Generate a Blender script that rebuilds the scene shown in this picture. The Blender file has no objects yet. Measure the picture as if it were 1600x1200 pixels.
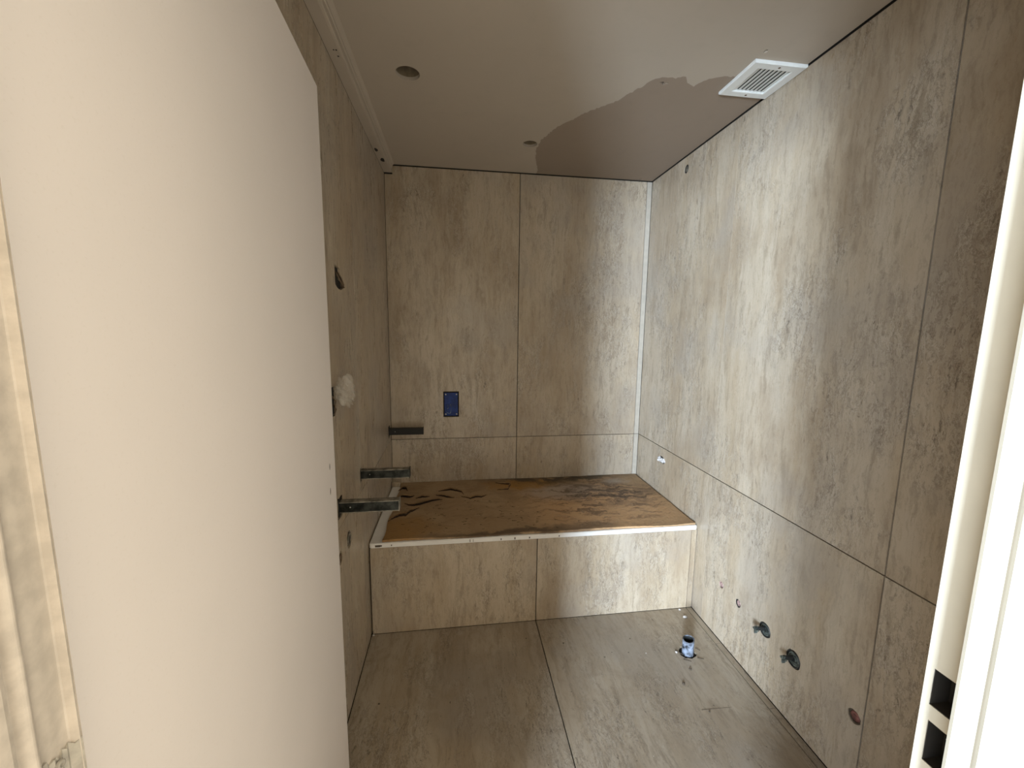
import bpy, bmesh, math, random
from mathutils import Vector, Matrix
random.seed(7)
S = bpy.context.scene
COL = S.collection
PI = math.pi

# ------------------------------------------------------------------ camera
cam_d = bpy.data.cameras.new('camera'); cam = bpy.data.objects.new('camera', cam_d); COL.objects.link(cam)
S.camera = cam
cam_d.sensor_width = 36; cam_d.lens = 36 * 634.678 / 1600; cam_d.clip_start = .01
PITCH, YAW, ROLL = -.134355, .136379, .012496
cp, sp, cy, sy = math.cos(PITCH), math.sin(PITCH), math.cos(YAW), math.sin(YAW)
fwd = Vector((sy*cp, cy*cp, sp)); right = Vector((cy, -sy, 0)); up = right.cross(fwd)
cr, sr = math.cos(ROLL), math.sin(ROLL)
rx, ux = right*cr + up*sr, -right*sr + up*cr
cam.matrix_world = Matrix(((rx.x, ux.x, -fwd.x, .3996), (rx.y, ux.y, -fwd.y, 0), (rx.z, ux.z, -fwd.z, 1.4185), (0, 0, 0, 1)))

# ------------------------------------------------------------------ world, light, exposure
wd = bpy.data.worlds.new('world'); S.world = wd; wd.use_nodes = True
bg = wd.node_tree.nodes['Background']; bg.inputs[0].default_value = (1.0, .85, .625, 1); bg.inputs[1].default_value = .82
S.view_settings.view_transform = 'Standard'; S.view_settings.look = 'None'
S.view_settings.gamma = 1; S.view_settings.use_curve_mapping = False
S.view_settings.exposure = 1.34
def area(name, loc, target, sx, sy, power, col):
    l = bpy.data.lights.new(name, 'AREA'); l.shape = 'RECTANGLE'; l.size = sx; l.size_y = sy; l.energy = power; l.color = col
    o = bpy.data.objects.new(name, l); COL.objects.link(o); o.location = loc
    o.rotation_euler = (Vector(target) - Vector(loc)).to_track_quat('-Z', 'Y').to_euler(); return o
# daylight through the big window of the room behind the camera, off to the left
area('window_daylight', (-1.58, -3.1, 1.25), (.5, .3, 1.2), .6, 1.5, 290, (.70, .845, 1.0))
area('right_wall_fill', (-2.8, -3.0, 1.25), (.5, .3, 1.2), 1.6, 1.5, 70, (.70, .845, 1.0))  # weak wide light added beside the window to brighten the right wall

# ------------------------------------------------------------------ room dimensions (metres)
W, D, ZC, ZJ, ZT, DT, XJ = 1.6, 2.5045, 2.3292, .7367, .4511, 1.7892, .777
YR1, YR2, Y0 = 1.7094, .9166, .32

# ------------------------------------------------------------------ materials
class NT:
    def __init__(s, name):
        s.m = bpy.data.materials.new(name); s.m.use_nodes = True; s.t = s.m.node_tree
        s.b = s.t.nodes['Principled BSDF']
    def n(s, kind, **kw):
        nd = s.t.nodes.new(kind)
        for k, v in kw.items():
            if isinstance(k, str) and k.startswith('i_'):
                nd.inputs[k[2:].replace('_', ' ')].default_value = v
            else: setattr(nd, k, v)
        return nd
    def l(s, a, b): s.t.links.new(a, b)
    def noise(s, vec, scale, detail=4, rough=.55, dist=0):
        nd = s.n('ShaderNodeTexNoise'); s.l(vec, nd.inputs['Vector'])
        nd.inputs['Scale'].default_value = scale; nd.inputs['Detail'].default_value = detail
        nd.inputs['Roughness'].default_value = rough; nd.inputs['Distortion'].default_value = dist
        return nd.outputs['Fac'] if 'Fac' in nd.outputs else nd.outputs[0]
    def scale(s, vec, xyz, loc=(0, 0, 0)):
        nd = s.n('ShaderNodeMapping'); nd.inputs['Scale'].default_value = xyz; nd.inputs['Location'].default_value = loc
        s.l(vec, nd.inputs['Vector']); return nd.outputs[0]
    def ramp(s, fac, a, b, lo=0., hi=1.):
        nd = s.n('ShaderNodeMapRange'); nd.interpolation_type = 'SMOOTHSTEP'
        for i, v in ((1, a), (2, b), (3, lo), (4, hi)): nd.inputs[i].default_value = v
        s.l(fac, nd.inputs[0]); return nd.outputs[0]
    def math(s, op, a, b=0., c=None):
        nd = s.n('ShaderNodeMath', operation=op)
        for i, v in enumerate((a, b) if c is None else (a, b, c)):
            if isinstance(v, (int, float)): nd.inputs[i].default_value = v
            else: s.l(v, nd.inputs[i])
        return nd.outputs[0]
    def mix(s, fac, a, b, mode='MIX'):
        nd = s.n('ShaderNodeMix', data_type='RGBA', blend_type=mode)
        for i, v in ((0, fac), (6, a), (7, b)):
            if isinstance(v, (int, float)): nd.inputs[i].default_value = v
            elif isinstance(v, tuple): nd.inputs[i].default_value = (*v, 1)
            else: s.l(v, nd.inputs[i])
        return nd.outputs[2]
    def vadd(s, a, b, op='ADD'):
        nd = s.n('ShaderNodeVectorMath', operation=op)
        for i, v in enumerate((a, b)):
            if isinstance(v, tuple): nd.inputs[i].default_value = v
            else: s.l(v, nd.inputs[i])
        return nd.outputs[0]
    def objco(s, rand=True):
        tc = s.n('ShaderNodeTexCoord').outputs['Object']
        if not rand: return tc
        r = s.n('ShaderNodeObjectInfo').outputs['Random']
        cx = s.n('ShaderNodeCombineXYZ'); s.l(s.math('MULTIPLY', r, 37.), cx.inputs[0]); s.l(s.math('MULTIPLY', r, 19.), cx.inputs[1]); s.l(s.math('MULTIPLY', r, 53.), cx.inputs[2])
        return s.vadd(tc, cx.outputs[0])
    def bump(s, h, strength, dist=.002):
        nd = s.n('ShaderNodeBump'); nd.inputs['Strength'].default_value = strength; nd.inputs['Distance'].default_value = dist
        s.l(h, nd.inputs['Height']); s.l(nd.outputs[0], s.b.inputs['Normal'])
    def fin(s, col=None, rough=.5, metal=0., spec=None):
        if col is not None:
            if isinstance(col, tuple): s.b.inputs['Base Color'].default_value = (*col, 1)
            else: s.l(col, s.b.inputs['Base Color'])
        if isinstance(rough, (int, float)): s.b.inputs['Roughness'].default_value = rough
        else: s.l(rough, s.b.inputs['Roughness'])
        s.b.inputs['Metallic'].default_value = metal
        if spec is not None: s.b.inputs['Specular IOR Level'].default_value = spec
        return s.m

def simple(name, col, rough=.6, metal=0., var=.12, sc=30., bump=.1):
    t = NT(name); co = t.objco(); n = t.noise(co, sc, 5, .6)
    c2 = tuple(x*(1-var*1.6) for x in col); c1 = tuple(min(1, x*(1+var*.6)) for x in col)
    c = t.mix(t.ramp(n, .3, .7), c2, c1)
    if bump: t.bump(n, bump, .001)
    return t.fin(c, rough, metal)

def travertine(name, dirt=0.0, gain=.75, rough=.29):
    t = NT(name); co = t.objco()
    wn = t.n('ShaderNodeTexNoise'); t.l(t.scale(co, (3, 3, 1.6)), wn.inputs['Vector']); wn.inputs['Scale'].default_value = 2.2; wn.inputs['Detail'].default_value = 9; wn.inputs['Roughness'].default_value = .68
    off = t.vadd(t.vadd(wn.outputs['Color'], (.5, .5, .5), 'SUBTRACT'), (.085, .085, .12), 'MULTIPLY')
    w = t.vadd(co, off)
    bands = t.noise(t.scale(w, (7, 7, .9)), 1, 8, .66)
    fine = t.noise(t.scale(w, (40, 40, 4.5)), 1, 8, .72)
    thread = t.noise(t.scale(w, (120, 120, 9.0)), 1, 5, .7)
    cloud = t.noise(co, 2.1, 5, .6)
    patch = t.noise(t.scale(w, (4.5, 4.5, 2.2)), 1, 7, .66)
    blot = t.noise(t.scale(co, (3.2, 3.2, 1.7), (7, 3, 5)), 1, 7, .66)
    g = gain
    light = (.68*g, .58*g, .45*g); mid = (.575*g, .46*g, .325*g); dark = (.34*g, .265*g, .185*g); grey = (.49*g, .43*g, .365*g)
    c = t.mix(t.ramp(bands, .34, .64), mid, light)
    c = t.mix(t.math('MULTIPLY', t.ramp(blot, .46, .64), .52), c, (.42*g, .315*g, .215*g))
    c = t.mix(t.math('MULTIPLY', t.ramp(fine, .49, .66), .58), c, dark)
    c = t.mix(t.math('MULTIPLY', t.ramp(cloud, .47, .66), .55), c, grey)
    c = t.mix(t.math('MULTIPLY', t.ramp(thread, .50, .68), .36), c, dark)
    # squiggly light / dark crusty lines, only inside rough patches
    pm = t.ramp(patch, .46, .58)
    def lines(sc, cen, wd, col, amt, c, loc):
        vn = t.noise(t.scale(w, sc, loc), 1, 7, .72)
        ln = t.ramp(t.math('ABSOLUTE', t.math('SUBTRACT', vn, cen)), 0., wd, 1., 0.)
        return t.mix(t.math('MULTIPLY', t.math('MULTIPLY', ln, pm), amt), c, col), ln
    c, line = lines((15, 15, 4.5), .5, .020, (.76*g, .69*g, .59*g), .45, c, (0, 0, 0))
    c, l2 = lines((15, 15, 4.5), .525, .013, (.20*g, .155*g, .11*g), .55, c, (0, 0, 0))
    c, l3 = lines((30, 30, 8), .5, .022, (.20*g, .15*g, .11*g), .62, c, (3, 9, 1))
    c, l4 = lines((30, 30, 8), .54, .02, (.74*g, .67*g, .57*g), .35, c, (3, 9, 1))
    pit = t.noise(t.scale(w, (80, 80, 17)), 1, 5, .7)
    pits = t.math('MULTIPLY', t.ramp(pit, .60, .67), t.ramp(patch, .42, .56))
    c = t.mix(t.math('MULTIPLY', pits, .7), c, (.16*g, .125*g, .09*g))
    if dirt:
        dn = t.noise(co, 5.5, 9, .72, .6); sp_ = t.noise(co, 60, 3, .6)
        c = t.mix(t.math('MULTIPLY', t.ramp(dn, .5, .72), dirt), c, (.24, .19, .135))
        c = t.mix(t.math('MULTIPLY', t.ramp(sp_, .70, .74), dirt*1.6), c, (.08, .065, .05))
        sm = t.noise(co, 140, 2, .5)
        c = t.mix(t.ramp(sm, .76, .78), c, (.62, .6, .56))
    h = t.math('ADD', t.math('MULTIPLY', fine, .5), t.math('SUBTRACT', t.math('MULTIPLY', t.math('MULTIPLY', l4, pm), .35), t.math('ADD', t.math('MULTIPLY', pits, .8), t.math('MULTIPLY', t.math('MULTIPLY', l3, pm), .4))))
    t.bump(h, .22, .0012)
    r = t.ramp(fine, .3, .7, rough-.05, rough+.12)
    return t.fin(c, r, spec=.45)

M = {}
M['tile'] = travertine('travertine_tile')
M['floor'] = travertine('travertine_floor_tile', dirt=.55, gain=.57, rough=.40)
M['grout'] = simple('grout_shadow', (.014, .011, .008), .9)
M['edge'] = simple('lit_edge_strip', (.47, .425, .36), .4, var=.06)  # same tile as the wall; the lighter tone paints the light it catches
def plaster(name, base, patchy=.25):
    t = NT(name); co = t.n('ShaderNodeTexCoord').outputs['Object']
    a = t.noise(t.scale(co, (1.2, 3.2, 1)), 1.3, 4, .5); b = t.noise(co, 14, 6, .6); d = t.noise(co, 160, 3, .6)
    c = t.mix(t.math('MULTIPLY', t.ramp(a, .4, .62), patchy), base, tuple(x*.82 for x in base))
    c = t.mix(t.math('MULTIPLY', t.ramp(b, .5, .75), .18), c, tuple(x*.78 for x in base))
    t.bump(t.math('ADD', b, t.math('MULTIPLY', d, .15)), .10, .003)
    return t.fin(c, .8)
M['ceil'] = plaster('ceiling_plaster', (.47, .405, .33))
M['damp'] = plaster('damp_plaster', (.30, .235, .18), .12)
M['cavity'] = simple('ceiling_cavity', (.22, .17, .11), .9)
M['paint'] = simple('cream_paint', (.57, .53, .44), .42, var=.05, sc=5, bump=.03)
M['wood_raw'] = simple('raw_grey_wood', (.40, .37, .32), .8, var=.35)
M['paint_worn'] = simple('worn_cream_paint', (.57, .505, .435), .5, var=.10, sc=60, bump=.12)
def door_mat():
    t = NT('door_lacquer'); co = t.n('ShaderNodeTexCoord').outputs['Object']
    a = t.noise(co, 2.2, 4, .55); b = t.noise(co, 260, 3, .6)
    c = t.mix(t.ramp(a, .35, .65), (.84, .775, .74), (.87, .80, .765))
    c = t.mix(t.math('MULTIPLY', t.ramp(b, .55, .72), .2), c, (.73, .66, .60))
    t.bump(b, .08, .0006); return t.fin(c, .48)
M['door'] = door_mat()
M['tub'] = simple('white_enamel', (.86, .85, .83), .2, var=.03, sc=8, bump=0)
M['dark'] = simple('dark_hole', (.018, .014, .01), .9)
M['steel'] = simple('dark_steel', (.038, .04, .034), .42, .75, var=.5, sc=40)
M['steel_top'] = simple('dusty_steel_flange', (.27, .245, .20), .5, .3, var=.45, sc=30)  # pale steel; on the bracket flanges it paints light on their tops
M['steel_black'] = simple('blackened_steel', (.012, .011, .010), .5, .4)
M['blue'] = simple('blue_plastic', (.004, .035, .21), .6, var=.25)
M['screw'] = simple('screw_metal', (.45, .43, .38), .35, .8)
M['scrawl'] = simple('pale_scrawl', (.28, .36, .42), .6)
M['white'] = simple('white_plastic', (.78, .79, .77), .35, var=.03, bump=0)
M['white_dirty'] = simple('white_plaster_chip', (.66, .63, .61), .7, var=.2)
M['pink'] = simple('pink_pipe_plug', (.40, .27, .25), .6, var=.5, sc=90)
M['red'] = simple('dark_red_plug', (.25, .10, .085), .6, var=.4, sc=90)
M['grey_plug'] = simple('grey_green_plug', (.17, .20, .185), .35, .5, var=.5, sc=80)
M['black'] = simple('black_rubber', (.02, .022, .022), .5)
M['greyblue'] = simple('scuffed_grey_pipe', (.19, .22, .28), .5, var=1.0, sc=45)
M['wall_plain'] = simple('plain_plaster', (.62, .57, .49), .8, var=.08, sc=4)
M['cable'] = simple('brown_cable', (.13, .085, .05), .6)
M['crumb'] = simple('dark_crumb', (.09, .07, .05), .9)

def board_mat():
    t = NT('stained_board'); co = t.n('ShaderNodeTexCoord').outputs['Object']   # object origin = board's left front corner
    wn = t.n('ShaderNodeTexNoise'); t.l(co, wn.inputs['Vector']); wn.inputs['Scale'].default_value = 6; wn.inputs['Detail'].default_value = 6; wn.inputs['Roughness'].default_value = .65
    w = t.vadd(co, t.vadd(t.vadd(wn.outputs['Color'], (.5, .5, .5), 'SUBTRACT'), (.30, .22, 0), 'MULTIPLY'))
    def blob(cx, cy, rx_, ry_, soft=.6):
        m = t.n('ShaderNodeMapping'); m.vector_type = 'TEXTURE'; m.inputs['Location'].default_value = (cx, cy, 0); m.inputs['Scale'].default_value = (rx_, ry_, 1)
        t.l(w, m.inputs['Vector']); ln = t.n('ShaderNodeVectorMath', operation='LENGTH')
        mm = t.vadd(m.outputs[0], (1, 1, 0), 'MULTIPLY'); t.l(mm, ln.inputs[0])
        return t.ramp(ln.outputs['Value'], 1-soft, 1, 1, 0)
    grain = t.noise(t.scale(w, (5, 26, 1)), 1, 8, .66); g2 = t.noise(t.scale(w, (14, 90, 1)), 1, 6, .6); bl = t.noise(w, 4, 7, .65)
    c = t.mix(t.ramp(bl, .35, .65), (.33, .215, .115), (.40, .28, .16))
    c = t.mix(blob(.0, .08, .38, .24), c, (.34, .19, .065))          # orange kraft at the front left
    c = t.mix(t.math('MULTIPLY', blob(1.22, .25, .62, .46, .7), .9), c, (.60, .37, .19))    # paler right end: the light falling there is put into the colour
    c = t.mix(t.math('MULTIPLY', blob(.82, .60, .30, .12), .9), c, (.36, .18, .035))
    c = t.mix(t.math('MULTIPLY', blob(1.04, .48, .30, .16, .7), .85), c, (.42, .34, .27))
    c = t.mix(t.math('MULTIPLY', blob(1.40, .58, .14, .07, .8), .8), c, (.42, .36, .30))
    mold = t.math('MULTIPLY', t.ramp(t.noise(w, 9, 8, .7), .36, .52), blob(1.05, .71, .62, .17, .7))
    c = t.mix(t.math('MULTIPLY', mold, .9), c, (.035, .03, .02))
    mold2 = t.math('MULTIPLY', t.ramp(t.noise(t.scale(w, (7, 20, 1)), 1, 8, .75), .42, .56), blob(1.30, .42, .36, .22, .7))
    c = t.mix(t.math('MULTIPLY', mold2, .9), c, (.05, .035, .03))
    c = t.mix(t.math('MULTIPLY', blob(.62, .01, .42, .05, .6), .75), c, (.06, .035, .02))
    c = t.mix(t.math('MULTIPLY', blob(1.02, .03, .25, .05, .6), .55), c, (.09, .06, .04))
    streaky = blob(1.22, .36, .60, .42, .7)
    gs = t.ramp(streaky, 0, 1, .18, .75)
    c = t.mix(t.math('MULTIPLY', t.ramp(grain, .49, .60), gs), c, (.095, .055, .03))
    sp2 = t.noise(t.scale(w, (22, 40, 1)), 1, 6, .7)
    c = t.mix(t.math('MULTIPLY', t.ramp(sp2, .63, .68), .8), c, (.06, .035, .02))
    c = t.mix(t.math('MULTIPLY', t.ramp(g2, .60, .68), .5), c, (.07, .045, .03))
    c = t.mix(t.math('MULTIPLY', t.math('MULTIPLY', t.ramp(g2, .36, .46, 1, 0), blob(1.2, .2, .5, .35)), .5), c, (.52, .37, .24))
    t.bump(t.math('ADD', grain, t.math('MULTIPLY', g2, .4)), .35, .004)
    return t.fin(c, .62)
M['board'] = board_mat()
M['kraft'] = simple('torn_kraft_paper', (.36, .23, .115), .8, var=.25, sc=25)
M['kraft_dark'] = simple('lip_shade_and_scuff', (.045, .024, .014), .9)  # dark tone for painted shade under the torn lips, and for scuffs
def film():
    t = NT('clear_plastic_film'); co = t.objco(); n = t.noise(co, 45, 5, .6)
    t.bump(n, .6, .003); m = t.fin((.75, .70, .62), .25)
    t.b.inputs['Alpha'].default_value = .26; return m
M['film'] = film()

# ------------------------------------------------------------------ mesh helpers
def link(name, bm, mat, parent=None, loc=(0, 0, 0), rot=(0, 0, 0), smooth=False, recalc=True):
    if recalc: bmesh.ops.recalc_face_normals(bm, faces=bm.faces)
    me = bpy.data.meshes.new(name); bm.to_mesh(me); bm.free()
    for m_ in (mat if isinstance(mat, (list, tuple)) else [mat]): me.materials.append(m_)
    if smooth:
        for p in me.polygons: p.use_smooth = True
    o = bpy.data.objects.new(name, me); COL.objects.link(o); o.location = loc; o.rotation_euler = rot
    if parent: o.parent = parent
    return o
def tag(o, label=None, cat=None, group=None, kind=None):
    for k, v in (('label', label), ('category', cat), ('group', group), ('kind', kind)):
        if v: o[k] = v
    return o
def empty(name, loc=(0, 0, 0)):
    o = bpy.data.objects.new(name, None); COL.objects.link(o); o.location = loc; o.empty_display_size = .05; return o
def box(bm, a, b, bev=0):
    r = bmesh.ops.create_cube(bm, size=1)
    for v in r['verts']:
        v.co = Vector([a[i] + (b[i]-a[i])*(v.co[i]+.5) for i in range(3)])
    if bev:
        es = list({e for v in r['verts'] for e in v.link_edges})
        bmesh.ops.bevel(bm, geom=es, offset=bev, segments=2, affect='EDGES', profile=.6)
def B(name, a, b, mat, parent=None, bev=0):
    bm = bmesh.new(); base = ((a[0]+b[0])/2, (a[1]+b[1])/2, min(a[2], b[2]))
    pl = Vector(parent.location) if parent else Vector((0, 0, 0))
    a2 = [a[i]-base[i] for i in range(3)]; b2 = [b[i]-base[i] for i in range(3)]
    box(bm, a2, b2, bev)
    return link(name, bm, mat, parent, Vector(base)-pl)
def plate(name, outer, holes, th, mat, parent=None, loc=(0, 0, 0), rot=(0, 0, 0)):
    """flat plate in the local XZ plane, front at y=0 facing -Y, th thick, with through holes"""
    bm = bmesh.new(); es = []
    for loop in [outer] + list(holes):
        vs = [bm.verts.new((x, 0, z)) for x, z in loop]
        es += [bm.edges.new((vs[i], vs[(i+1) % len(vs)])) for i in range(len(vs))]
    if holes or len(outer) > 4:
        bmesh.ops.triangle_fill(bm, use_beauty=True, use_dissolve=False, edges=es, normal=(0, -1, 0))
    else: bm.faces.new(list(bm.verts))
    r = bmesh.ops.extrude_face_region(bm, geom=list(bm.faces))
    bmesh.ops.translate(bm, vec=(0, th, 0), verts=[g for g in r['geom'] if isinstance(g, bmesh.types.BMVert)])
    return link(name, bm, mat, parent, loc, rot)
def circ(cx, cz, r, n=20, rz=None, jag=0):
    rz = rz or r
    return [(cx + r*math.cos(2*PI*i/n)*(1+random.uniform(-jag, jag)), cz + rz*math.sin(2*PI*i/n)*(1+random.uniform(-jag, jag))) for i in range(n)]
def rect(x0, z0, x1, z1): return [(x0, z0), (x1, z0), (x1, z1), (x0, z1)]
ROT = {'back': (0, 0, 0), 'right': (0, 0, -PI/2), 'left': (0, 0, PI/2), 'floor': (-PI/2, 0, 0), 'ceil': (PI/2, 0, 0)}
def place(pl, u, v, d):
    return {'back': (u, d, v), 'right': (d, u, v), 'left': (d, u, v), 'floor': (u, v, d), 'ceil': (u, v, d)}[pl]
SG = {'back': (1, 1), 'right': (-1, 1), 'left': (1, 1), 'floor': (1, 1), 'ceil': (1, -1)}
def tile(parent, pl, u0, u1, v0, v1, d, holes=(), mat=None, name='tile', th=.009, outer=None):
    uc, vc = (u0+u1)/2, (v0+v1)/2; su, sv = SG[pl]
    f = lambda L: [((u-uc)*su, (v-vc)*sv) for u, v in L]
    L = Vector(place(pl, uc, vc, d)) - (Vector(parent.location) if parent else Vector((0, 0, 0)))
    return plate(name, f(outer or rect(u0, v0, u1, v1)), [f(h) for h in holes], th, mat or M['tile'], parent, L, ROT[pl])
def tube(bm, p0, p1, r0, r1=None, n=16, cap0=True, cap1=True):
    r1 = r0 if r1 is None else r1
    p0, p1 = Vector(p0), Vector(p1); q = (p1-p0).to_track_quat('Z', 'Y')
    a = [bm.verts.new(p0 + q @ Vector((r0*math.cos(2*PI*i/n), r0*math.sin(2*PI*i/n), 0))) for i in range(n)]
    b = [bm.verts.new(p1 + q @ Vector((r1*math.cos(2*PI*i/n), r1*math.sin(2*PI*i/n), 0))) for i in range(n)]
    for i in range(n): bm.faces.new((a[i], a[(i+1) % n], b[(i+1) % n], b[i]))
    if cap0: bm.faces.new(a[::-1])
    if cap1: bm.faces.new(b)
def lathe(bm, prof, origin, axis, n=24):
    """prof: (r, h) pairs revolved about axis from origin"""
    q = Vector(axis).to_track_quat('Z', 'Y'); o = Vector(origin); rings = []
    for r, h in prof:
        if r < 1e-6: rings.append([bm.verts.new(o + q @ Vector((0, 0, h)))])
        else: rings.append([bm.verts.new(o + q @ Vector((r*math.cos(2*PI*i/n), r*math.sin(2*PI*i/n), h))) for i in range(n)])
    for A, C in zip(rings, rings[1:]):
        for i in range(n):
            j = (i+1) % n
            if len(A) == 1 and len(C) == 1: continue
            if len(A) == 1: bm.faces.new((A[0], C[i], C[j]))
            elif len(C) == 1: bm.faces.new((A[i], A[j], C[0]))
            else: bm.faces.new((A[i], A[j], C[j], C[i]))
def prism(name, poly, z0, z1, mat, parent=None, axis='z', smooth=False):
    """extrude polygon: axis z -> poly is XY; axis y -> poly is XZ"""
    bm = bmesh.new()
    f = (lambda p, h: (p[0], p[1], h)) if axis == 'z' else (lambda p, h: (p[0], h, p[1]))
    a = [bm.verts.new(f(p, z0)) for p in poly]; b = [bm.verts.new(f(p, z1)) for p in poly]; n = len(poly)
    for i in range(n): bm.faces.new((a[i], a[(i+1) % n], b[(i+1) % n], b[i]))
    bm.faces.new(a); bm.faces.new(b)
    return link(name, bm, mat, parent)
def curve_tube(name, pts, r, mat, parent=None, n=8):
    bm = bmesh.new(); pts = [Vector(p) for p in pts]; rings = []
    for i, p in enumerate(pts):
        d = (pts[min(i+1, len(pts)-1)] - pts[max(i-1, 0)]).normalized(); q = d.to_track_quat('Z', 'Y')
        rings.append([bm.verts.new(p + q @ Vector((r*math.cos(2*PI*k/n), r*math.sin(2*PI*k/n), 0))) for k in range(n)])
    for A, C in zip(rings, rings[1:]):
        for k in range(n): bm.faces.new((A[k], A[(k+1) % n], C[(k+1) % n], C[k]))
    bm.faces.new(rings[0][::-1]); bm.faces.new(rings[-1])
    return link(name, bm, mat, parent, smooth=True)
def rock(name, c, r, mat, parent=None, flat=.6):
    bm = bmesh.new(); bmesh.ops.create_icosphere(bm, subdivisions=1, radius=r)
    for v in bm.verts:
        v.co *= random.uniform(.7, 1.25); v.co.z = max(v.co.z*flat, -r*.3)
    z = min(v.co.z for v in bm.verts)
    for v in bm.verts: v.co.z -= z
    return link(name, bm, mat, parent, c, (0, 0, random.uniform(0, 6)))

# ------------------------------------------------------------------ structure
SB = .008          # substrate sits this far behind the tile faces
floor = tag(B('floor', (-.12, -3.2, -.12), (1.9, D+.1, -SB), M['grout']), 'bathroom floor laid with large pale travertine tiles', 'floor', kind='structure')
wb = tag(B('wall_back', (-.12, D+SB, 0), (1.8, D+.12, ZC+.2), M['grout']), 'back wall above the bathtub, clad in tall travertine tiles', 'wall', kind='structure')
wr = tag(B('wall_right', (W+SB, Y0, 0), (W+.12, D+SB, ZC+.2), M['grout']), 'right wall clad in tall travertine tiles, with pipe outlets near the floor', 'wall', kind='structure')
wl = tag(B('wall_left', (-.12, Y0, 0), (-SB, D+SB, ZC+.2), M['grout']), 'dim left wall clad in travertine tiles behind the open door', 'wall', kind='structure')
g = .0021
# back wall tiles
zt = ZC-.006
BOX = rect(.3165, .872, .4125, 1.033)
for u0, u1 in ((.002, XJ-g), (XJ+g, 1.566)):
    tile(wb, 'back', u0, u1, ZT+.004, ZJ-g*.8, D)
    tile(wb, 'back', u0, u1, ZJ+g*.8, zt, D, [BOX] if u0 < .1 else [])
tile(wb, 'back', 1.5690, W-.002, ZT+.004, ZJ-g*.6, D, mat=M['edge'], name='edge_strip')
tile(wb, 'back', 1.5690, W-.002, ZJ+g*.6, zt, D, mat=M['edge'], name='edge_strip')
# right wall tiles
H_stub = [(2.121, 2.262, .022)]
H_low = [(1.583, .264, .016), (1.468, .254, .0175), (1.3115, .2535, .030), (1.1725, .2475, .032)]
HR = [(.9445, .2545, .021)]
for y0, y1 in ((YR1+.0008, D-.002), (YR2+g, YR1-.0008), (Y0, YR2-g)):
    hs = [circ(y, z, r, 20) for y, z, r in H_stub if y0 < y < y1]
    tile(wr, 'right', y0, y1, ZJ+g, zt, W, hs)
    lo = [circ(y, z, r, 20, jag=.05) for y, z, r in H_low+HR if y0 < y < y1]
    if y1 > 2:
        lo.append([(2.148, .652), (2.158, .676), (2.176, .684), (2.200, .682), (2.216, .676), (2.222, .658), (2.21, .640), (2.185, .645), (2.168, .638)])
    tile(wr, 'right', y0, y1, .002, ZJ-g, W, lo)
# left wall tiles
hl_up = [[(1.452, 1.60), (1.456, 1.625), (1.480, 1.622), (1.515, 1.618), (1.517, 1.582), (1.545, 1.575), (1.553, 1.556), (1.52, 1.546), (1.487, 1.548), (1.470, 1.553), (1.455, 1.56)],
         rect(1.335, 1.128, 1.393, 1.225)]
hl_lo = [[(1.458, .655), (1.475, .672), (1.497, .668), (1.520, .645), (1.524, .618), (1.50, .606), (1.478, .600), (1.462, .622)], circ(1.372, .629, .02, 14, .024, .1)]
brk_y = (1.397, 1.715, 2.432)
def brk_hole(y, j=.006):
    return [(y-.034, .772), (y-.02, .768), (y+.015, .767), (y+.027, .776), (y+.024, .80), (y+.029, .836), (y+.012, .842), (y-.012, .838), (y-.03, .845), (y-.027, .81)]
zl = ZC-.049
for y0, y1 in ((YR1+.0008, D-.002), (YR2+g, YR1-.0008), (Y0, YR2-g)):
    tile(wl, 'left', y0, y1, ZJ+g*.5, zl, 0, [h for h in hl_up if y0 < h[0][0] < y1] + [brk_hole(y) for y in brk_y if y0+.04 < y < y1])
    tile(wl, 'left', y0, y1, .002, ZJ-g*.5, 0, [h for h in hl_lo if y0 < h[0][0] < y1])
# floor tiles
FS = 1.569
PIPE = (1.412, 1.512)
ph = circ(PIPE[0], PIPE[1], .036, 16, jag=.16)
for y0, y1 in ((.99, DT-.001), (.2, .987)):
    tile(floor, 'floor', .003, XJ-g, y0, y1, 0, mat=M['floor'])
    tile(floor, 'floor', XJ+g, FS-.0018, y0, y1, 0, [ph] if y0 > .9 else [], mat=M['floor'])
for y0, y1 in ((1.545, DT-.001), (1.22, 1.543), (.86, 1.218), (.4, .858)):
    tile(floor, 'floor', FS+.0018, W-.003, y0, y1, 0, mat=M['floor'])
tag(B('floor.001', (-3.8, -3.4, -.12), (4, .205, -.002), M['wall_plain'], None), 'floor of the room outside the doorway', 'floor', kind='structure')

# front wall with the doorway
wf = tag(empty('wall_front'), 'front wall around the doorway the photograph is taken through', 'wall', kind='structure')
B('wall_panel', (-3.8, .13, 0), (.05, Y0, ZC+.2), M['wall_plain'], wf)
B('wall_panel', (.95, .13, 0), (4.0, Y0, ZC+.2), M['wall_plain'], wf)
B('wall_panel', (.05, .13, 2.03), (.95, Y0, ZC+.2), M['wall_plain'], wf)

wo = tag(empty('wall_light_block'), 'unseen side wall and window wall added outside the doorway to block world light', 'wall', kind='structure')  # unseen walls added to cut the world light on the right jamb
B('wall_panel', (-3.9, -3.4, 0), (-3.8, .13, ZC+.2), M['wall_plain'], wo)
B('wall_panel', (-3.8, -3.4, 0), (-3.65, -3.2, ZC+.2), M['wall_plain'], wo)
B('wall_panel', (-3.65, -3.4, 0), (-1.2, -3.2, .45), M['wall_plain'], wo)
B('wall_panel', (-3.65, -3.4, 2.05), (-1.2, -3.2, ZC+.2), M['wall_plain'], wo)
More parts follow.
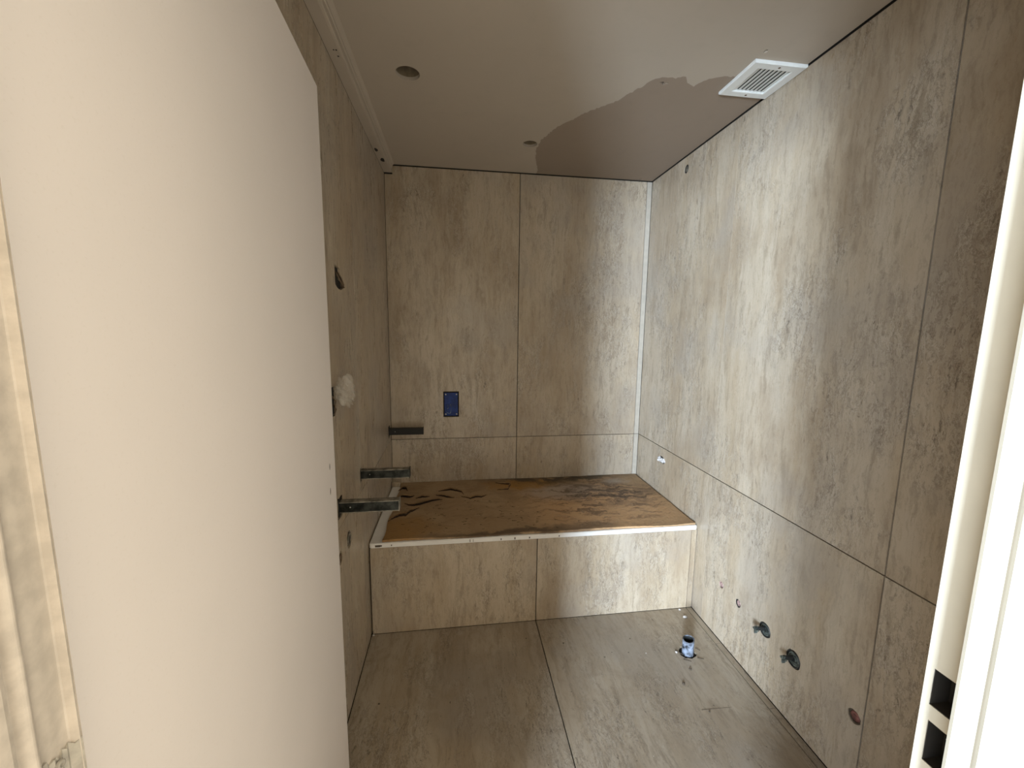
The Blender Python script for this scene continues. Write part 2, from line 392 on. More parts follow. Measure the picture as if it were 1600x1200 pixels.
# ceiling: board with recessed-light holes and a damp patch let into it
stain = [(.869, 2.449), (.822, 2.271), (.808, 2.173), (.812, 2.080), (.852, 1.948), (.905, 1.87), (.956, 1.787), (1.0, 1.739), (1.043, 1.69), (1.077, 1.626), (1.102, 1.576), (1.118, 1.541), (1.154, 1.516), (1.192, 1.518), (1.227, 1.505), (1.253, 1.54), (1.289, 1.558), (1.301, 1.528), (1.315, 1.503), (1.351, 1.482), (1.403, 1.477), (1.5, 1.47)]
YE = D-.003; XE = W-.004
raw = [(.872, YE)] + stain + [(XE, 1.46)]
edge = [raw[0]]
for a, b in zip(raw, raw[1:]):
    L = math.hypot(b[0]-a[0], b[1]-a[1]); k = max(1, int(L/.009))
    for i in range(1, k+1):
        f = i/k; j = 0 if (b is raw[-1] and i == k) else random.uniform(-.0035, .0035)
        last = (b is raw[-1] and i == k)
        edge.append((a[0]+(b[0]-a[0])*f + (0 if last else j), a[1]+(b[1]-a[1])*f + j))
L1, L2 = (.2303, 1.6434, .043), (.766, 2.126, .036)
ceil_outer = [(.0, .2), (XE, .2)] + edge[::-1] + [(.0, YE)]
def ceil_plate(name, outer, holes, mat, parent=None):
    f = lambda L: [(u, -v) for u, v in L]
    return plate(name, f(outer), [f(h) for h in holes], .0125, mat, parent, (0, 0, ZC), ROT['ceil'])
crack = [(1.150, 1.552), (1.163, 1.545), (1.166, 1.556), (1.178, 1.548), (1.187, 1.553), (1.176, 1.556), (1.170, 1.566), (1.164, 1.559)]
ce = tag(ceil_plate('ceiling', ceil_outer, [circ(*L1, 32), circ(*L2, 32), circ(1.408, 1.339, .006, 10, .009, .2)], M['ceil']), 'flat plastered ceiling with two empty round light holes', 'ceiling', kind='structure')
dp_f = lambda L: [(u, -v) for u, v in L]
dp = plate('damp_patch', dp_f(edge + [(XE, YE)]), [dp_f(crack), dp_f(circ(1.546, 2.465, .0045, 8)), dp_f([(1.49, YE-.001), (1.512, YE-.0012), (1.517, YE-.026), (1.509, YE-.028)])], .0125, M['damp'], ce, (0, 0, 0), (0, 0, 0))
dp['label'] = 'darker brown damp patch with a ragged edge'
B('light_block_board', (.0, .2, ZC+.1), (W+.1, D+.05, ZC+.12), M['cavity'], None)  # unseen board added over the ceiling to block world light
o = bpy.data.objects['light_block_board']; o.name = 'ceiling.001'; tag(o, 'dark board added above the ceiling to close the cavity and block world light', 'ceiling', kind='structure')
for (x, y, r), nm in ((L1, 'light_hole'), (L2, 'light_hole')):
    bm = bmesh.new(); dpt = .07 if r > .04 else .035
    lathe(bm, [(r+.001, .0126), (r+.001, dpt), (0, dpt)], (x, y, ZC), (0, 0, 1), 32)
    hl = link(nm, bm, M['cavity'], None); hl.parent = ce; hl.matrix_parent_inverse = Matrix.LocRotScale(ce.location, ce.rotation_euler.to_quaternion(), None).inverted()
bm = bmesh.new()
for dx, dy, r in ((-.012, .004, .004), (.0, -.004, .005), (.012, .006, .004), (.004, .014, .003)):
    lathe(bm, [(0, -.004), (r, 0), (0, .004)], (L2[0]+dx, L2[1]+dy, ZC+.031), (0, 0, 1), 8)
hl = link('plaster_crumb', bm, M['dark'], None); hl.parent = ce; hl.matrix_parent_inverse = Matrix.LocRotScale(ce.location, ce.rotation_euler.to_quaternion(), None).inverted()

# cornice strip along the left wall
prof = [(.0005, ZC-.0475), (.0365, ZC-.0475), (.0425, ZC-.046), (.0445, ZC-.042), (.0445, ZC-.022), (.048, ZC-.019), (.048, ZC-.012), (.052, ZC-.006), (.060, ZC-.0005), (.0005, ZC-.0005)]
cor = tag(prism('trim_1', prof, Y0, D-.012, M['ceil'], axis='y'), 'plastered boxed strip running along the top of the left wall', 'trim', kind='structure')
for x, y, r, s in ((.014, 2.20, .009, 2.3), (.024, 2.32, .012, 2.2), (.028, 1.50, .0035, 1), (.022, 1.47, .003, 1), (.03, 1.47, .003, 1.2)):
    bm = bmesh.new(); lathe(bm, [(0, -.0006), (r*.9, -.0006), (r, .0004), (0, .0004)], (0, 0, 0), (0, 0, 1), 10)
    for v in bm.verts: v.co.y *= s*random.uniform(.8, 1.1); v.co.x *= random.uniform(.7, 1.1)
    link('chipped_hole', bm, M['dark'], cor, (x, y, ZC-.0477))
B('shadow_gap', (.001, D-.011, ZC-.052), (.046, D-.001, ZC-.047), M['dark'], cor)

# ------------------------------------------------------------------ door frame (jambs) and door leaf
HJ = 2.02
def jx(y):       # smooth moulding of the stop: thin front ridge, shallow hollow, fat rounded bead
    e = lambda c, w_: math.exp(-((y-c)/w_)**2)
    return .1395 + .0052*e(.2788, .0016) + .0085*e(.2485, .0062) + .001*e(.264, .006)
lj = [(.03, .32), (.066, .32), (.070, .316), (.070, .283), (.138, .283), (.1415, .2824), (.1436, .2810)] + [(jx(.2802-i*.0009), .2802-i*.0009) for i in range(42)] + [(.143, .2424), (.136, .2420), (.126, .2415), (.126, .2385), (.1485, .2378), (.1495, .235), (.1495, .12), (.03, .12)]
lfj = tag(prism('trim_2', lj, 0, HJ, M['paint_worn']), 'cream door jamb at the far left edge, beside the open door', 'door frame', kind='structure')
bm = bmesh.new()
n = 7; ys = [.2470 + i*(.2792-.2470)/(n*2) for i in range(n*2+1)]
top = [1.138 + random.uniform(-.003, .003) + (.004 if 3 < i < 9 else 0) for i in range(len(ys))]
vs0, vs1 = [], []
for i, y in enumerate(ys):
    x = jx(y) + .0006 + (.0012 if i % 2 else 0); vs0.append(bm.verts.new((x, y, .93))); vs1.append(bm.verts.new((x, y, top[i])))
for i in range(len(ys)-1): bm.faces.new((vs0[i], vs0[i+1], vs1[i+1], vs1[i]))
r_ = bmesh.ops.extrude_face_region(bm, geom=list(bm.faces)); bmesh.ops.translate(bm, vec=(-.0045, 0, 0), verts=[q for q in r_['geom'] if isinstance(q, bmesh.types.BMVert)])
ew = link('bare_wood_strip', bm, M['wood_raw'], lfj); ew['label'] = 'bare grey grooved wood where the paint ends'
bm = bmesh.new(); lathe(bm, [(.0, -.0006), (.0008, -.0004), (.0013, .0008), (.0022, .0010), (.0028, .0004), (.003, -.001)], (.1432, .2655, 1.1345), (1, 0, 0), 16)
link('screw_socket', bm, M['wood_raw'], lfj, smooth=True)

rj = [(.97, .32), (.910, .32), (.910, .279), (.862, .279), (.8575, .2775), (.8560, .274), (.8565, .264), (.8570, .2585), (.8555, .2560), (.8540, .253), (.8545, .249), (.8550, .240), (.8550, .12), (.97, .12)]
rfj = tag(prism('trim_3', rj, 0, HJ, M['paint']), 'bright cream door jamb at the right edge with two latch cut-outs', 'door frame', kind='structure')
# rebate face holding the two mortises
hz = [rect(.2875, 1.037, .3125, 1.078), rect(.2875, .973, .3110, 1.020)]
def rb(L): return [(-(u-.2995), v) for u, v in L]
plate('strike_face', rb(rect(.2792, 0, .3195, HJ)), [rb(h) for h in hz], .024, M['paint'], rfj, (.885, .2995, 0), ROT['right'])
for h in hz:
    (y0, z0), (y1, z1) = h[0], h[2]
    B('mortise_back_shade', (.9075, y0-.001, z0-.001), (.9096, y1+.001, z1+.001), M['dark'], rfj)  # dark backing and sides paint in the shade of the deep mortise
    bm = bmesh.new()
    for a, b in (((.8855, y0+.0003, z0), (.9075, y0+.001, z1)), ((.8855, y1-.001, z0), (.9075, y1-.0003, z1)), ((.8855, y0, z0+.0003), (.9075, y1, z0+.001)), ((.8855, y0, z1-.001), (.9075, y1, z1-.0003))):
        box(bm, a, b)
    link('mortise_side_shade', bm, M['dark'], rfj)
rock('plaster_chip', (.902, .296, 1.062), .004, M['white_dirty'], rfj)
rock('plaster_chip', (.902, .303, 1.001), .0025, M['white_dirty'], rfj)
rock('plaster_chip', (.900, .300, 1.004), .002, M['white_dirty'], rfj)
hj = tag(B('trim_4', (.03, .12, HJ), (.97, .32, HJ+.03), M['paint']), 'door frame head above the doorway', 'door frame', kind='structure')

# leaf, opened a little past square, hinged at the left jamb
ang = math.atan2(1.11-.32, .073-.115)
LW, LH, LT = .791, 1.981, .040
dr = empty('door_1', (.115, .32, .006)); dr.rotation_euler = (0, 0, ang)
tag(dr, 'plain cream flush door standing open on the left', 'door', kind='structure')
# local x runs along the leaf, local -y is the visible face (world +X)
mk = [(.738, 1.057, .0042, .010), (.735, .992, .0042, .0105)]
plate('door_leaf', rect(-.016, 0, LW, LH), [circ(x, z, r, 14, rz) for x, z, r, rz in mk], LT, M['door'], dr)
for x, z, r, rz in mk:
    bm = bmesh.new(); lathe(bm, [(r*.98, .0006), (r*.8, .0012), (0, .0015)], (0, 0, 0), (0, 1, 0), 14)
    for v_ in bm.verts: v_.co.z *= rz/r
    link('screw_hole', bm, M['dark'], dr, (x, 0, z))
for z in (.25, 1.05, 1.75):
    bm = bmesh.new(); tube(bm, (0, 0, -.05), (0, 0, .05), .006, n=12); link('hinge', bm, M['screw'], dr, (.0, LT+.004, z))

# ------------------------------------------------------------------ tiled bath apron and bathtub
ap = tag(empty('bath_apron', (.8, DT, 0)), 'low tiled panel closing the front of the bathtub', 'bath panel')
B('backing', (.004, DT+SB, 0), (W-.004, DT+.03, ZT-.026), M['grout'], ap)
tile(ap, 'back', .006, XJ-g, .002, ZT-.024, DT)
tile(ap, 'back', XJ+g, 1.568, .002, ZT-.024, DT)
tile(ap, 'back', 1.5710, W-.004, .002, ZT-.024, DT)

tub = tag(empty('bathtub', (.8, 2.14, 0)), 'white built-in bathtub under a stained board along the back wall', 'bathtub')
bm = bmesh.new()
def rr(x0, y0, x1, y1, r, n=6):
    pts = []
    for cx, cy_, a0 in ((x1-r, y0+r, -PI/2), (x1-r, y1-r, 0), (x0+r, y1-r, PI/2), (x0+r, y0+r, PI)):
        for i in range(n+1):
            a = a0 + i*PI/2/n; pts.append((cx+r*math.cos(a), cy_+r*math.sin(a)))
    return pts
def ring(L, z): return [bm.verts.new((x-.8, y-2.14, z)) for x, y in L]
o0 = rr(.003, DT-.006, W-.003, D-.003, .014); ob = rr(.008, DT-.001, W-.008, D-.008, .012)
i0 = rr(.075, DT+.06, W-.09, D-.07, .10); i1 = rr(.13, DT+.10, W-.15, D-.11, .14); i2 = rr(.20, DT+.15, W-.25, D-.16, .12)
R = [ring(ob, ZT-.022), ring(o0, ZT-.020), ring(o0, ZT-.004), ring(rr(.007, DT-.002, W-.007, D-.007, .012), ZT), ring(i0, ZT-.001), ring(rr(.085, DT+.07, W-.10, D-.08, .10), ZT-.02), ring(i1, ZT-.30), ring(i2, .07)]
for A, C in zip(R, R[1:]):
    n_ = len(A)
    for i in range(n_): bm.faces.new((A[i], A[(i+1) % n_], C[(i+1) % n_], C[i]))
bm.faces.new(R[-1])
bm.faces.ensure_lookup_table()
link('tub_shell', bm, M['tub'], tub, smooth=False)
bm = bmesh.new()
for x, w_ in ((.10, .004), (.455, .003), (.47, .002), (.60, .004), (.665, .005), (.735, .005), (.88, .004), (.03, .022), (.05, .01)):
    box(bm, (x, DT-.0066, ZT-random.uniform(.014, .018)), (x+w_, DT-.0058, ZT-random.uniform(.004, .010)))
gm = link('grime_mark', bm, M['crumb'], tub, (-.8, -2.14, 0)); gm['kind'] = 'stuff'
# little tile upstand closing the left back corner
us = tag(B('corner_filler', (.003, 2.452, ZT+.0005), (.052, D-.001, ZT+.03), M['tile'], None, .001), 'small tile offcut filling the back left corner of the tub rim', 'tile offcut')

# board on the tub
bd = tag(empty('cover_board', (0, DT, ZT)), 'warped brown board with torn paper and damp stains lying on the bathtub', 'board')
bm = bmesh.new(); NX, NY = 150, 60
def bx(u, v):
    xl = .060 - .006*v + .004*math.sin(v*17) ; xr = 1.592 - .004*abs(math.sin(v*9)) - .003*random.random()
    return xl + (xr-xl)*u
def btop(x, y):
    z = .0085 + .0015*math.sin(x*7+1)*math.cos(y*5)
    z += .003*math.exp(-((y)/.05)**2)*math.sin(x*11)**2*.5
    return z
grid = [[None]*(NY+1) for _ in range(NX+1)]
for i in range(NX+1):
    for j in range(NY+1):
        v = j/NY; y0 = .004 + .004*math.sin(i*.13) + random.uniform(-.0012, .0012); y1 = D-DT-.004
        x = bx(i/NX, v); y = y0+(y1-y0)*v
        grid[i][j] = bm.verts.new((x, y, btop(x, y) + random.uniform(-.0005, .0005)))
for i in range(NX):
    for j in range(NY): bm.faces.new((grid[i][j], grid[i+1][j], grid[i+1][j+1], grid[i][j+1]))
r_ = bmesh.ops.extrude_face_region(bm, geom=list(bm.faces))
for q in r_['geom']:
    if isinstance(q, bmesh.types.BMVert): q.co.z = .0008
link('board', bm, M['board'], bd)
cracks = [([(.055, 1.983), (.078, 2.015), (.106, 2.039), (.138, 2.04), (.151, 2.071), (.173, 2.097), (.195, 2.124)], .016, 1),
 ([(.113, 2.184), (.141, 2.16), (.167, 2.157), (.192, 2.165), (.221, 2.183), (.25, 2.201), (.293, 2.218), (.315, 2.215)], .014, 1),
 ([(.057, 2.276), (.092, 2.283), (.129, 2.268), (.154, 2.288)], .012, 1),
 ([(.166, 2.253), (.201, 2.266), (.241, 2.267)], .007, 1),
 ([(.288, 2.338), (.325, 2.35), (.358, 2.355), (.396, 2.335), (.424, 2.312), (.437, 2.269)], .010, 1),
 ([(.277, 2.281), (.309, 2.272), (.337, 2.252), (.355, 2.244), (.382, 2.236)], .009, 1),
 ([(.423, 2.248), (.473, 2.215), (.501, 2.234), (.537, 2.23), (.567, 2.256)], .009, 1),
 ([(.053, 2.369), (.072, 2.404), (.095, 2.407), (.109, 2.363)], .012, 1),
 ([(.637, 2.437), (.669, 2.419), (.728, 2.407), (.702, 2.33), (.637, 2.323)], .006, 1)]
for pts, h, sgn in cracks:
    dense = []
    for a, b in zip(pts, pts[1:]):
        for k in range(5):
            f = k/5; dense.append((a[0]+(b[0]-a[0])*f + random.uniform(-.002, .002), a[1]+(b[1]-a[1])*f + random.uniform(-.002, .002)))
    dense.append(pts[-1]); n_ = len(dense)
    # curled lip: front edge lifted, back edge lying on the board
    bm = bmesh.new(); rows = []
    for k, (x, y) in enumerate(dense):
        e = math.sin(PI*(k+.3)/(n_-.4)); w_ = (.020+h)*max(e, .05); z0 = .0092; hh = h*max(e, .02)*random.uniform(.8, 1.1)
        y -= DT; y2 = min(y+w_*1.4, D-DT-.01)
        rows.append([bm.verts.new((x, y-.003*e, z0+hh)), bm.verts.new((x, y+.004, z0+hh*1.05)), bm.verts.new((x, (y+y2)/2, z0+hh*.45)), bm.verts.new((x, y2, z0-.001))])
    for A, C in zip(rows, rows[1:]):
        for k in range(3): bm.faces.new((A[k], C[k], C[k+1], A[k+1]))
    r_ = bmesh.ops.extrude_face_region(bm, geom=list(bm.faces)); bmesh.ops.translate(bm, vec=(0, 0, -.0008), verts=[q for q in r_['geom'] if isinstance(q, bmesh.types.BMVert)])
    link('torn_paper', bm, M['kraft'], bd)
    bm = bmesh.new(); prev = None  # dark strip painted in for the shadow under the lifted lip
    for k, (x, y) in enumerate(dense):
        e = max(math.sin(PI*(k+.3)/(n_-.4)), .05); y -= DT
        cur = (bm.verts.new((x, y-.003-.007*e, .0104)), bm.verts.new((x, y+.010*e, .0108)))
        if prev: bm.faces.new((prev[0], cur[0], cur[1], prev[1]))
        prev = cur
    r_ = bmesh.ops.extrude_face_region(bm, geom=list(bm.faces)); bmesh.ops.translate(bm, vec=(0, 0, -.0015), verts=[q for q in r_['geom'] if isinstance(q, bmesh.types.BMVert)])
    link('lip_shade', bm, M['kraft_dark'], bd)

bm = bmesh.new()          # short dark scuffs in the middle of the board
rnd = random.Random(3)
for x0, y0, n_, sp_ in ((.32, .16, 26, .16), (.62, .20, 30, .20), (.45, .34, 18, .2), (.25, .28, 10, .12), (.85, .12, 14, .2)):
    for _ in range(n_):
        x = x0 + rnd.gauss(0, sp_*.6); y = y0 + rnd.gauss(0, .05); l_ = rnd.uniform(.004, .020); a = rnd.gauss(0, .25)
        if .09 < x < 1.5 and .03 < y < .66:
            z = btop(x, y)
            tube(bm, (x, y, z), (x+l_*math.cos(a), y+l_*math.sin(a), z), rnd.uniform(.0008, .0020), .0006, 5)
sc_ = link('scuff_mark', bm, M['kraft_dark'], bd); sc_['kind'] = 'stuff'

# ------------------------------------------------------------------ vent grille
vx0, vx1, vy0, vy1 = 1.401, 1.5985, 1.376, 1.573
vt = tag(empty('ceiling_vent', ((vx0+vx1)/2, (vy0+vy1)/2, ZC-.011)), 'square white slatted ventilation grille on the ceiling against the right wall', 'vent')
cxv, cyv = (vx0+vx1)/2, (vy0+vy1)/2; hw = (vx1-vx0)/2
iw, il = .063, .066
bm = bmesh.new()
def rg(a, b, z): return [bm.verts.new((sx*a, sy_*b, z)) for sx, sy_ in ((-1, -1), (1, -1), (1, 1), (-1, 1))]
rs = [rg(hw, hw, .0105), rg(hw, hw, .003), rg(hw-.003, hw-.003, 0), rg(iw+.003, il+.003, .0), rg(iw, il, .002), rg(iw, il, .0105)]
for A, C in zip(rs, rs[1:]+rs[:1]):
    for i in range(4): bm.faces.new((A[i], A[(i+1) % 4], C[(i+1) % 4], C[i]))
link('frame', bm, M['white'], vt)
bm = bmesh.new(); box(bm, (-iw-.001, -il-.001, .009), (iw+.001, il+.001, .0104)); link('dark_backing', bm, M['dark'], vt)
ns = 8
for k in range(ns):
    x = -iw + (k+.5)*2*iw/ns
    bm = bmesh.new(); a = math.radians(15); hw_ = .0069; dx, dz = hw_*math.cos(a), hw_*math.sin(a)
    v = [(-dx, -dz-.0004), (dx, dz-.0004), (dx, dz+.0006), (-dx, -dz+.0006)]
    A = [bm.verts.new((p[0], -il, p[1])) for p in v]; C = [bm.verts.new((p[0], il, p[1])) for p in v]
    for i in range(4): bm.faces.new((A[i], A[(i+1) % 4], C[(i+1) % 4], C[i]))
    bm.faces.new(A); bm.faces.new(C); link('slat', bm, M['white'], vt, (x, 0, .0048))
for y in (-.083, .083):
    bm = bmesh.new(); lathe(bm, [(.0045, .001), (.004, -.0008), (.0015, -.0004), (0, -.0002)], (0, 0, 0), (0, 0, 1), 12); link('screw', bm, M['cable'], vt, (.004, y, 0))

# ------------------------------------------------------------------ blue box on the back wall
bb = tag(empty('junction_box', (.3645, D, .874)), 'blue plastic electrical box sunk into the back wall', 'electrical box')
bm = bmesh.new(); box(bm, (-.0475, .0055, .0), (.0475, .0078, .158)); link('box_rim', bm, M['dark'], bb)
bm = bmesh.new(); box(bm, (-.041, .0015, .006), (.041, .006, .150), .001); link('cover', bm, M['blue'], bb)
for x in (-.033, .033):
    for z in (.016, .140):
        bm = bmesh.new(); lathe(bm, [(.0042, .001), (.0042, -.0008), (.0012, -.0012), (0, -.0008)], (0, 0, 0), (0, -1, 0), 12)
        for v_ in bm.verts: v_.co.y = -abs(v_.co.y)
        link('screw', bm, M['screw'], bb, (x, .0015, z))
for pts in ([(-.02, 0, .075), (-.018, 0, .055), (-.022, 0, .048)], [(-.006, 0, .078), (.002, 0, .062), (.0, 0, .045), (-.004, 0, .022)], [(-.03, 0, .03), (-.02, 0, .022), (-.008, 0, .02), (-.002, 0, .028)]):
    m = curve_tube('pen_mark', [(p[0], .0014, p[2]) for p in pts], .0011, M['scrawl'], bb, 5)

# ------------------------------------------------------------------ steel brackets of the left wall
def bracket():
    r = empty('wall_bracket')
    L_ = .200
    bm = bmesh.new(); box(bm, (.0, -.0145, -.016), (L_, -.0115, .016), .0005)        # front web, with a slot
    link('web', bm, M['steel'], r)
    bm = bmesh.new(); box(bm, (.0, -.0145, .016), (L_, .0155, .019), .0005); box(bm, (0, -.0145, -.019), (L_, .0155, -.016), .0005)
    f_ = link('flange', bm, M['steel_top'], r); f_['label'] = 'top and bottom flanges coloured lighter for the light on their top'
    bm = bmesh.new(); box(bm, (-.006, -.024, -.030), (.0, .022, .030), .001); link('wall_plate', bm, M['steel'], r)
    bm = bmesh.new(); box(bm, (L_-.003, -.016, -.020), (L_, .017, .022), .0005); link('end_cap', bm, M['steel'], r)
    for x in (.036,):
        bm = bmesh.new(); lathe(bm, [(.0022, 0), (.0022, .001), (0, .0015)], (x, -.0145, .001 if x < .05 else .005), (0, -1, 0), 12); link('rivet', bm, M['screw'], r)
    return r
def copy_tree(o, parent=None):
    c = o.copy(); COL.objects.link(c); c.parent = parent
    for ch in list(o.children): copy_tree(ch, c)
    return c
labs = ['steel support bracket on the left wall, nearest the open door', 'middle steel support bracket of three on the left wall', 'almost black steel support bracket in the back left corner, beneath the blue box']
b0 = bracket(); bs = [b0]
for _ in (1, 2): bs.append(copy_tree(b0))
for o, y, lb in zip(bs, brk_y, labs):
    o.location = (0.0, y, .806); tag(o, lb, 'bracket', 'steel brackets on the left wall')
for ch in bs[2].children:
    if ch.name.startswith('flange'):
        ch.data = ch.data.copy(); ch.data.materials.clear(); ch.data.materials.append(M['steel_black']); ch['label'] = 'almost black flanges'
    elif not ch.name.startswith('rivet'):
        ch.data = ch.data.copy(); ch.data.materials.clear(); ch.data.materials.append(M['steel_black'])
ec = [c for c in b0.children if c.name.startswith('end_cap')][0]
ec.data = ec.data.copy(); ec.data.materials.clear(); ec.data.materials.append(M['steel_top']); ec['label'] = 'pale end cap'

# ------------------------------------------------------------------ wires, outlets and bag of the left wall
def cab(loc, label, pts_list, nm='cable_outlet', cat='cable outlet'):
    r = tag(empty(nm, loc), label, cat)
    for pts in pts_list: curve_tube('wire', pts, .0026, M['cable'], r, 6)
    return r
r = cab((-.004, 1.50, 1.585), 'broken dark opening with brown wires, high on the left wall beside the door', [[(0, -.03, .02), (.008, -.02, -.0), (.012, .0, -.02), (.008, .02, -.028)], [(0, .0, .02), (.010, .008, .0), (.012, .028, -.02), (.004, .036, -.03)], [(0, .012, .018), (.009, .018, -.012), (.012, .03, -.03)]])
bm = bmesh.new(); box(bm, (-.002, -.044, -.03), (.0005, -.005, .03)); link('box_rim', bm, M['dark'], r)
r = cab((-.004, 1.365, 1.178), 'dark socket opening on the left wall, half hidden under clear plastic', [[(0, .0, .02), (.010, .01, .0), (.010, .0, -.03)], [(0, .015, -.01), (.008, .02, -.03), (.004, .012, -.045)]])
bm = bmesh.new(); box(bm, (-.002, -.026, -.045), (.0005, .026, .044)); link('box_rim', bm, M['dark'], r)
r = tag(empty('pipe_outlet', (-.003, 1.490, .636)), 'ragged pipe opening low on the left wall, further from the door', 'pipe outlet')
bm = bmesh.new(); lathe(bm, [(.022, 0), (.022, .004), (.016, .005), (.015, .001), (0, .001)], (0, 0, 0), (1, 0, 0), 18); link('pipe_socket', bm, M['steel_top'], r)
bm = bmesh.new(); lathe(bm, [(.015, .0), (.012, .004), (0, .004)], (0, 0, 0), (1, 0, 0), 18); link('plug', bm, M['black'], r)
r = tag(empty('pipe_outlet', (-.003, 1.372, .629)), 'ragged pipe opening low on the left wall, cut by the door edge', 'pipe outlet')
bm = bmesh.new(); lathe(bm, [(.015, 0), (.015, .004), (.011, .005), (.010, .001), (0, .001)], (0, 0, 0), (1, 0, 0), 18); link('pipe_socket', bm, M['cable'], r)

bm = bmesh.new(); bmesh.ops.create_icosphere(bm, subdivisions=4, radius=1)
for v in bm.verts:
    n_ = v.co.copy(); k = 1 + .18*math.sin(n_.y*9+n_.z*5) + .14*math.sin(n_.z*14+n_.x*8) + .07*math.sin(n_.y*27-n_.z*19)
    v.co = Vector((n_.x*.024, n_.y*.055, n_.z*.048))*k
    v.co.y += .25*max(0, -v.co.z)
tag(link('plastic_bag', bm, M['film'], None, (.031, 1.400, 1.205), smooth=True), 'crumpled clear plastic wrap hanging from the left wall beside the door', 'plastic wrap')

# ------------------------------------------------------------------ outlets of the right wall
def plug_r(y, z, r, label, mat, depth=.002, rim=None, group=None):
    e = tag(empty('pipe_outlet', (W+.0075, y, z)), label, 'pipe outlet', group)
    bm = bmesh.new(); lathe(bm, [(r*.97, 0), (r*.97, .0045), (r*.80, .0045), (r*.78, .001), (0, .001)], (0, 0, 0), (-1, 0, 0), 22); link('pipe_socket', bm, rim or mat, e)
    bm = bmesh.new(); lathe(bm, [(r*.74, .0012), (r*.70, .0035), (r*.3, .005), (0, .004)], (0, 0, 0), (-1, 0, 0), 18); link('plug', bm, mat, e, smooth=True)
    return e
plug_r(1.583, .264, .0155, 'small pink-plugged pipe hole in the right wall, nearest the bathtub', M['pink'], rim=M['pink'])
plug_r(1.468, .254, .0170, 'small dark-ringed pink pipe hole in the right wall, second from the bathtub', M['pink'], rim=M['black'])
plug_r(.9445, .2545, .0205, 'dark red round pipe hole in the right wall, close to the wide tile joint', M['red'], rim=M['crumb'])
e = plug_r(2.121, 2.262, .021, 'round pipe outlet high on the right wall just under the ceiling', M['steel_top'], rim=M['black'])
bm = bmesh.new(); tube(bm, (0, -.002, -.008), (-.008, -.002, -.008), .009, .008, 14); link('pipe_end', bm, M['screw'], e)
def valve(y, z, R_, label):
    e = tag(empty('water_valve', (W+.0075, y, z)), label, 'valve', 'grey valve plugs low on the right wall')
    bm = bmesh.new(); lathe(bm, [(R_*.98, 0), (R_*.98, .007), (R_*.92, .0095), (R_*.86, .008), (R_*.84, .002), (0, .002)], (0, 0, 0), (-1, 0, 0), 28); link('outer_ring', bm, M['black'], e)
    bm = bmesh.new(); lathe(bm, [(R_*.82, .002), (R_*.80, .006), (R_*.62, .0065), (R_*.58, .004), (R_*.45, .0045), (R_*.40, .009), (R_*.30, .009), (R_*.28, .003), (0, .003)], (0, 0, 0), (-1, 0, 0), 28); link('threaded_cup', bm, M['grey_plug'], e)
    bm = bmesh.new(); tube(bm, (-.004, .002, .004), (-.040, .004, .006), .0085, .007, 14); link('spindle', bm, M['black'], e, smooth=False)
    bm = bmesh.new(); box(bm, (-.048, -.007, .0), (-.038, .016, .006), .001); box(bm, (-.050, .0, -.012), (-.038, .006, .016), .001); link('wing_tip', bm, M['grey_plug'], e)
    return e
valve(1.3115, .2535, .0285, 'grey-green valve plug on the right wall, the one nearer the bathtub')
valve(1.1725, .2475, .0305, 'grey-green valve plug on the right wall, the one nearer the doorway')
e = tag(empty('broken_outlet', (W+.0075, 2.185, .660)), 'ragged white plastered outlet on the right wall just above the tub', 'outlet')
for y, z, r in ((-.034, .002, .009), (-.024, .008, .010), (-.010, -.004, .010), (.004, .002, .009), (.018, -.004, .012), (.030, .004, .010), (.036, -.010, .008)):
    bm = bmesh.new(); lathe(bm, [(r, 0), (r, .008), (r*.75, .013), (r*.55, .010), (0, .007)], (0, y, z), (-1, 0, 0), 14); link('plaster_plug', bm, M['white_dirty'], e, smooth=True)
bm = bmesh.new(); box(bm, (-.001, -.035, .009), (.0004, .034, .022)); link('dark_gap', bm, M['dark'], e)

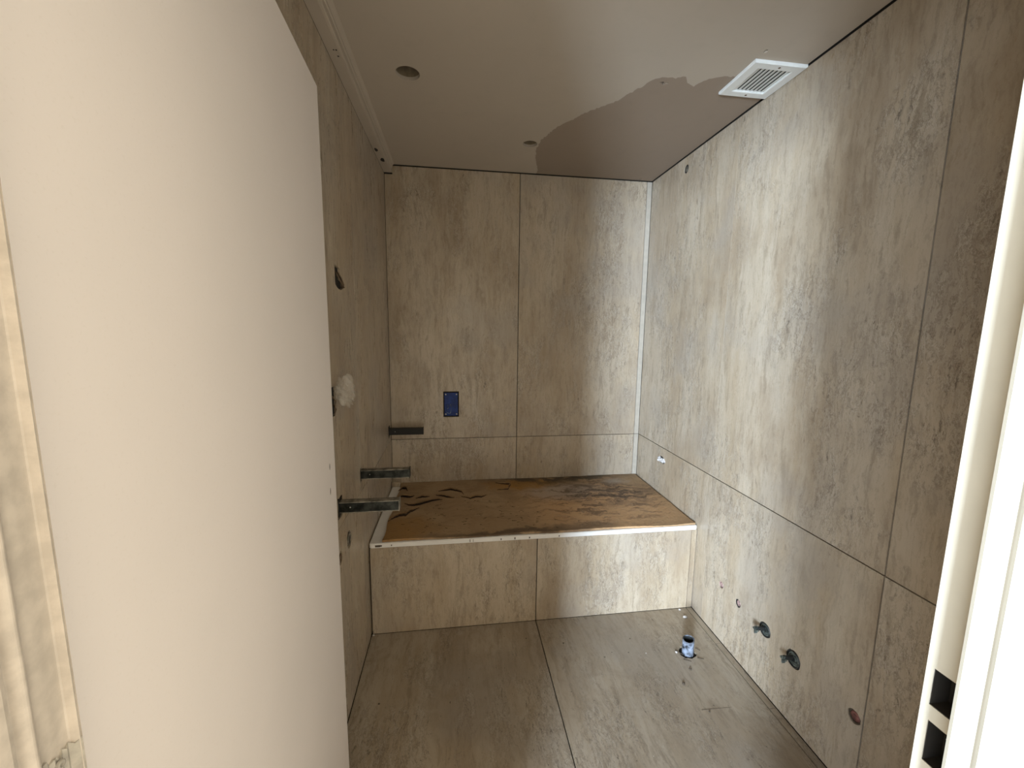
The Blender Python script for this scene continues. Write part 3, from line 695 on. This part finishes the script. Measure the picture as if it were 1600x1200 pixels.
# ------------------------------------------------------------------ floor pipe and debris
e = tag(empty('floor_drain_pipe', (PIPE[0], PIPE[1], -.007)), 'short scuffed grey-blue waste pipe standing out of the floor', 'pipe')
bm = bmesh.new(); lathe(bm, [(.024, 0), (.0245, .06), (.0245, .072), (.0205, .072), (.0200, .02), (0, .02)], (0, 0, 0), (0, 0, 1), 28)
for v in bm.verts:
    if v.co.z > .055: v.co.z += v.co.x*.18 + random.uniform(-.0008, .0008)
link('pipe_wall', bm, M['greyblue'], e, smooth=False)
bm = bmesh.new(); lathe(bm, [(.0199, .021), (0, .022)], (0, 0, 0), (0, 0, 1), 24); link('mouth_dark_disc', bm, M['dark'], e)  # dark disc low inside the pipe mouth
bm = bmesh.new(); lathe(bm, [(.0202, .0705), (.0199, .03)], (0, 0, 0), (0, 0, 1), 28)  # dark sleeve around the inside of the pipe mouth
for v in bm.verts:
    if v.co.z > .055: v.co.z += v.co.x*.18
link('mouth_dark_sleeve', bm, M['black'], e)
deb = [(1.525, 1.722, .011, 'white_dirty', 'white plaster lump on the floor before the bath apron'), (1.527, 1.778, .006, 'white_dirty', 'tiny white plaster crumb at the foot of the bath apron'),
       (.010, 1.782, .006, 'white_dirty', 'white crumb in the floor corner by the left wall'),
       (1.363, 1.517, .006, 'white_dirty', 'pale chip touching the left side of the floor pipe'), (1.372, 1.425, .007, 'crumb', 'dark chip on the floor in front of the floor pipe'),
       (1.335, 1.235, .004, 'crumb', 'small dark crumb on the floor in front of the pipe, past the chip'), (1.225, 1.53, .003, 'white_dirty', 'tiny white speck on the floor left of the pipe'),
       (1.19, 1.62, .003, 'crumb', 'tiny dark speck on the floor left of the pipe, near the apron'), (.10, 1.42, .004, 'crumb', 'dark crumb on the floor near the left wall'),
       (1.305, 1.36, .007, 'crumb', 'largest dark crumb on the floor, left of the chips'), (.875, 1.63, .004, 'crumb', 'dark crumb beside the middle floor joint')]
for x, y, r, m_, lb in deb:
    tag(rock('debris_chip', (x, y, 0), r, M[m_], None, .5), lb, 'debris')
# chipped tile edge around the pipe
bm = bmesh.new()
for a, b in (((1.363, 1.53), (1.385, 1.50)), ((1.372, 1.478), (1.40, 1.462)), ((1.437, 1.477), (1.462, 1.468)), ((1.46, 1.53), (1.475, 1.515))):
    tube(bm, (a[0], a[1], .0008), (b[0], b[1], .0006), .0022, .001, 6)
cb = link('chipped_edge', bm, M['crumb'], floor, -Vector(floor.location)); cb['kind'] = 'stuff'
for a, b in (((1.31, 1.246), (1.43, 1.243)),):
    bm = bmesh.new(); tube(bm, (a[0], a[1], .0001), (b[0], b[1], .0001), .0009, .0003, 5); link('scratch', bm, M['crumb'], floor, -Vector(floor.location))
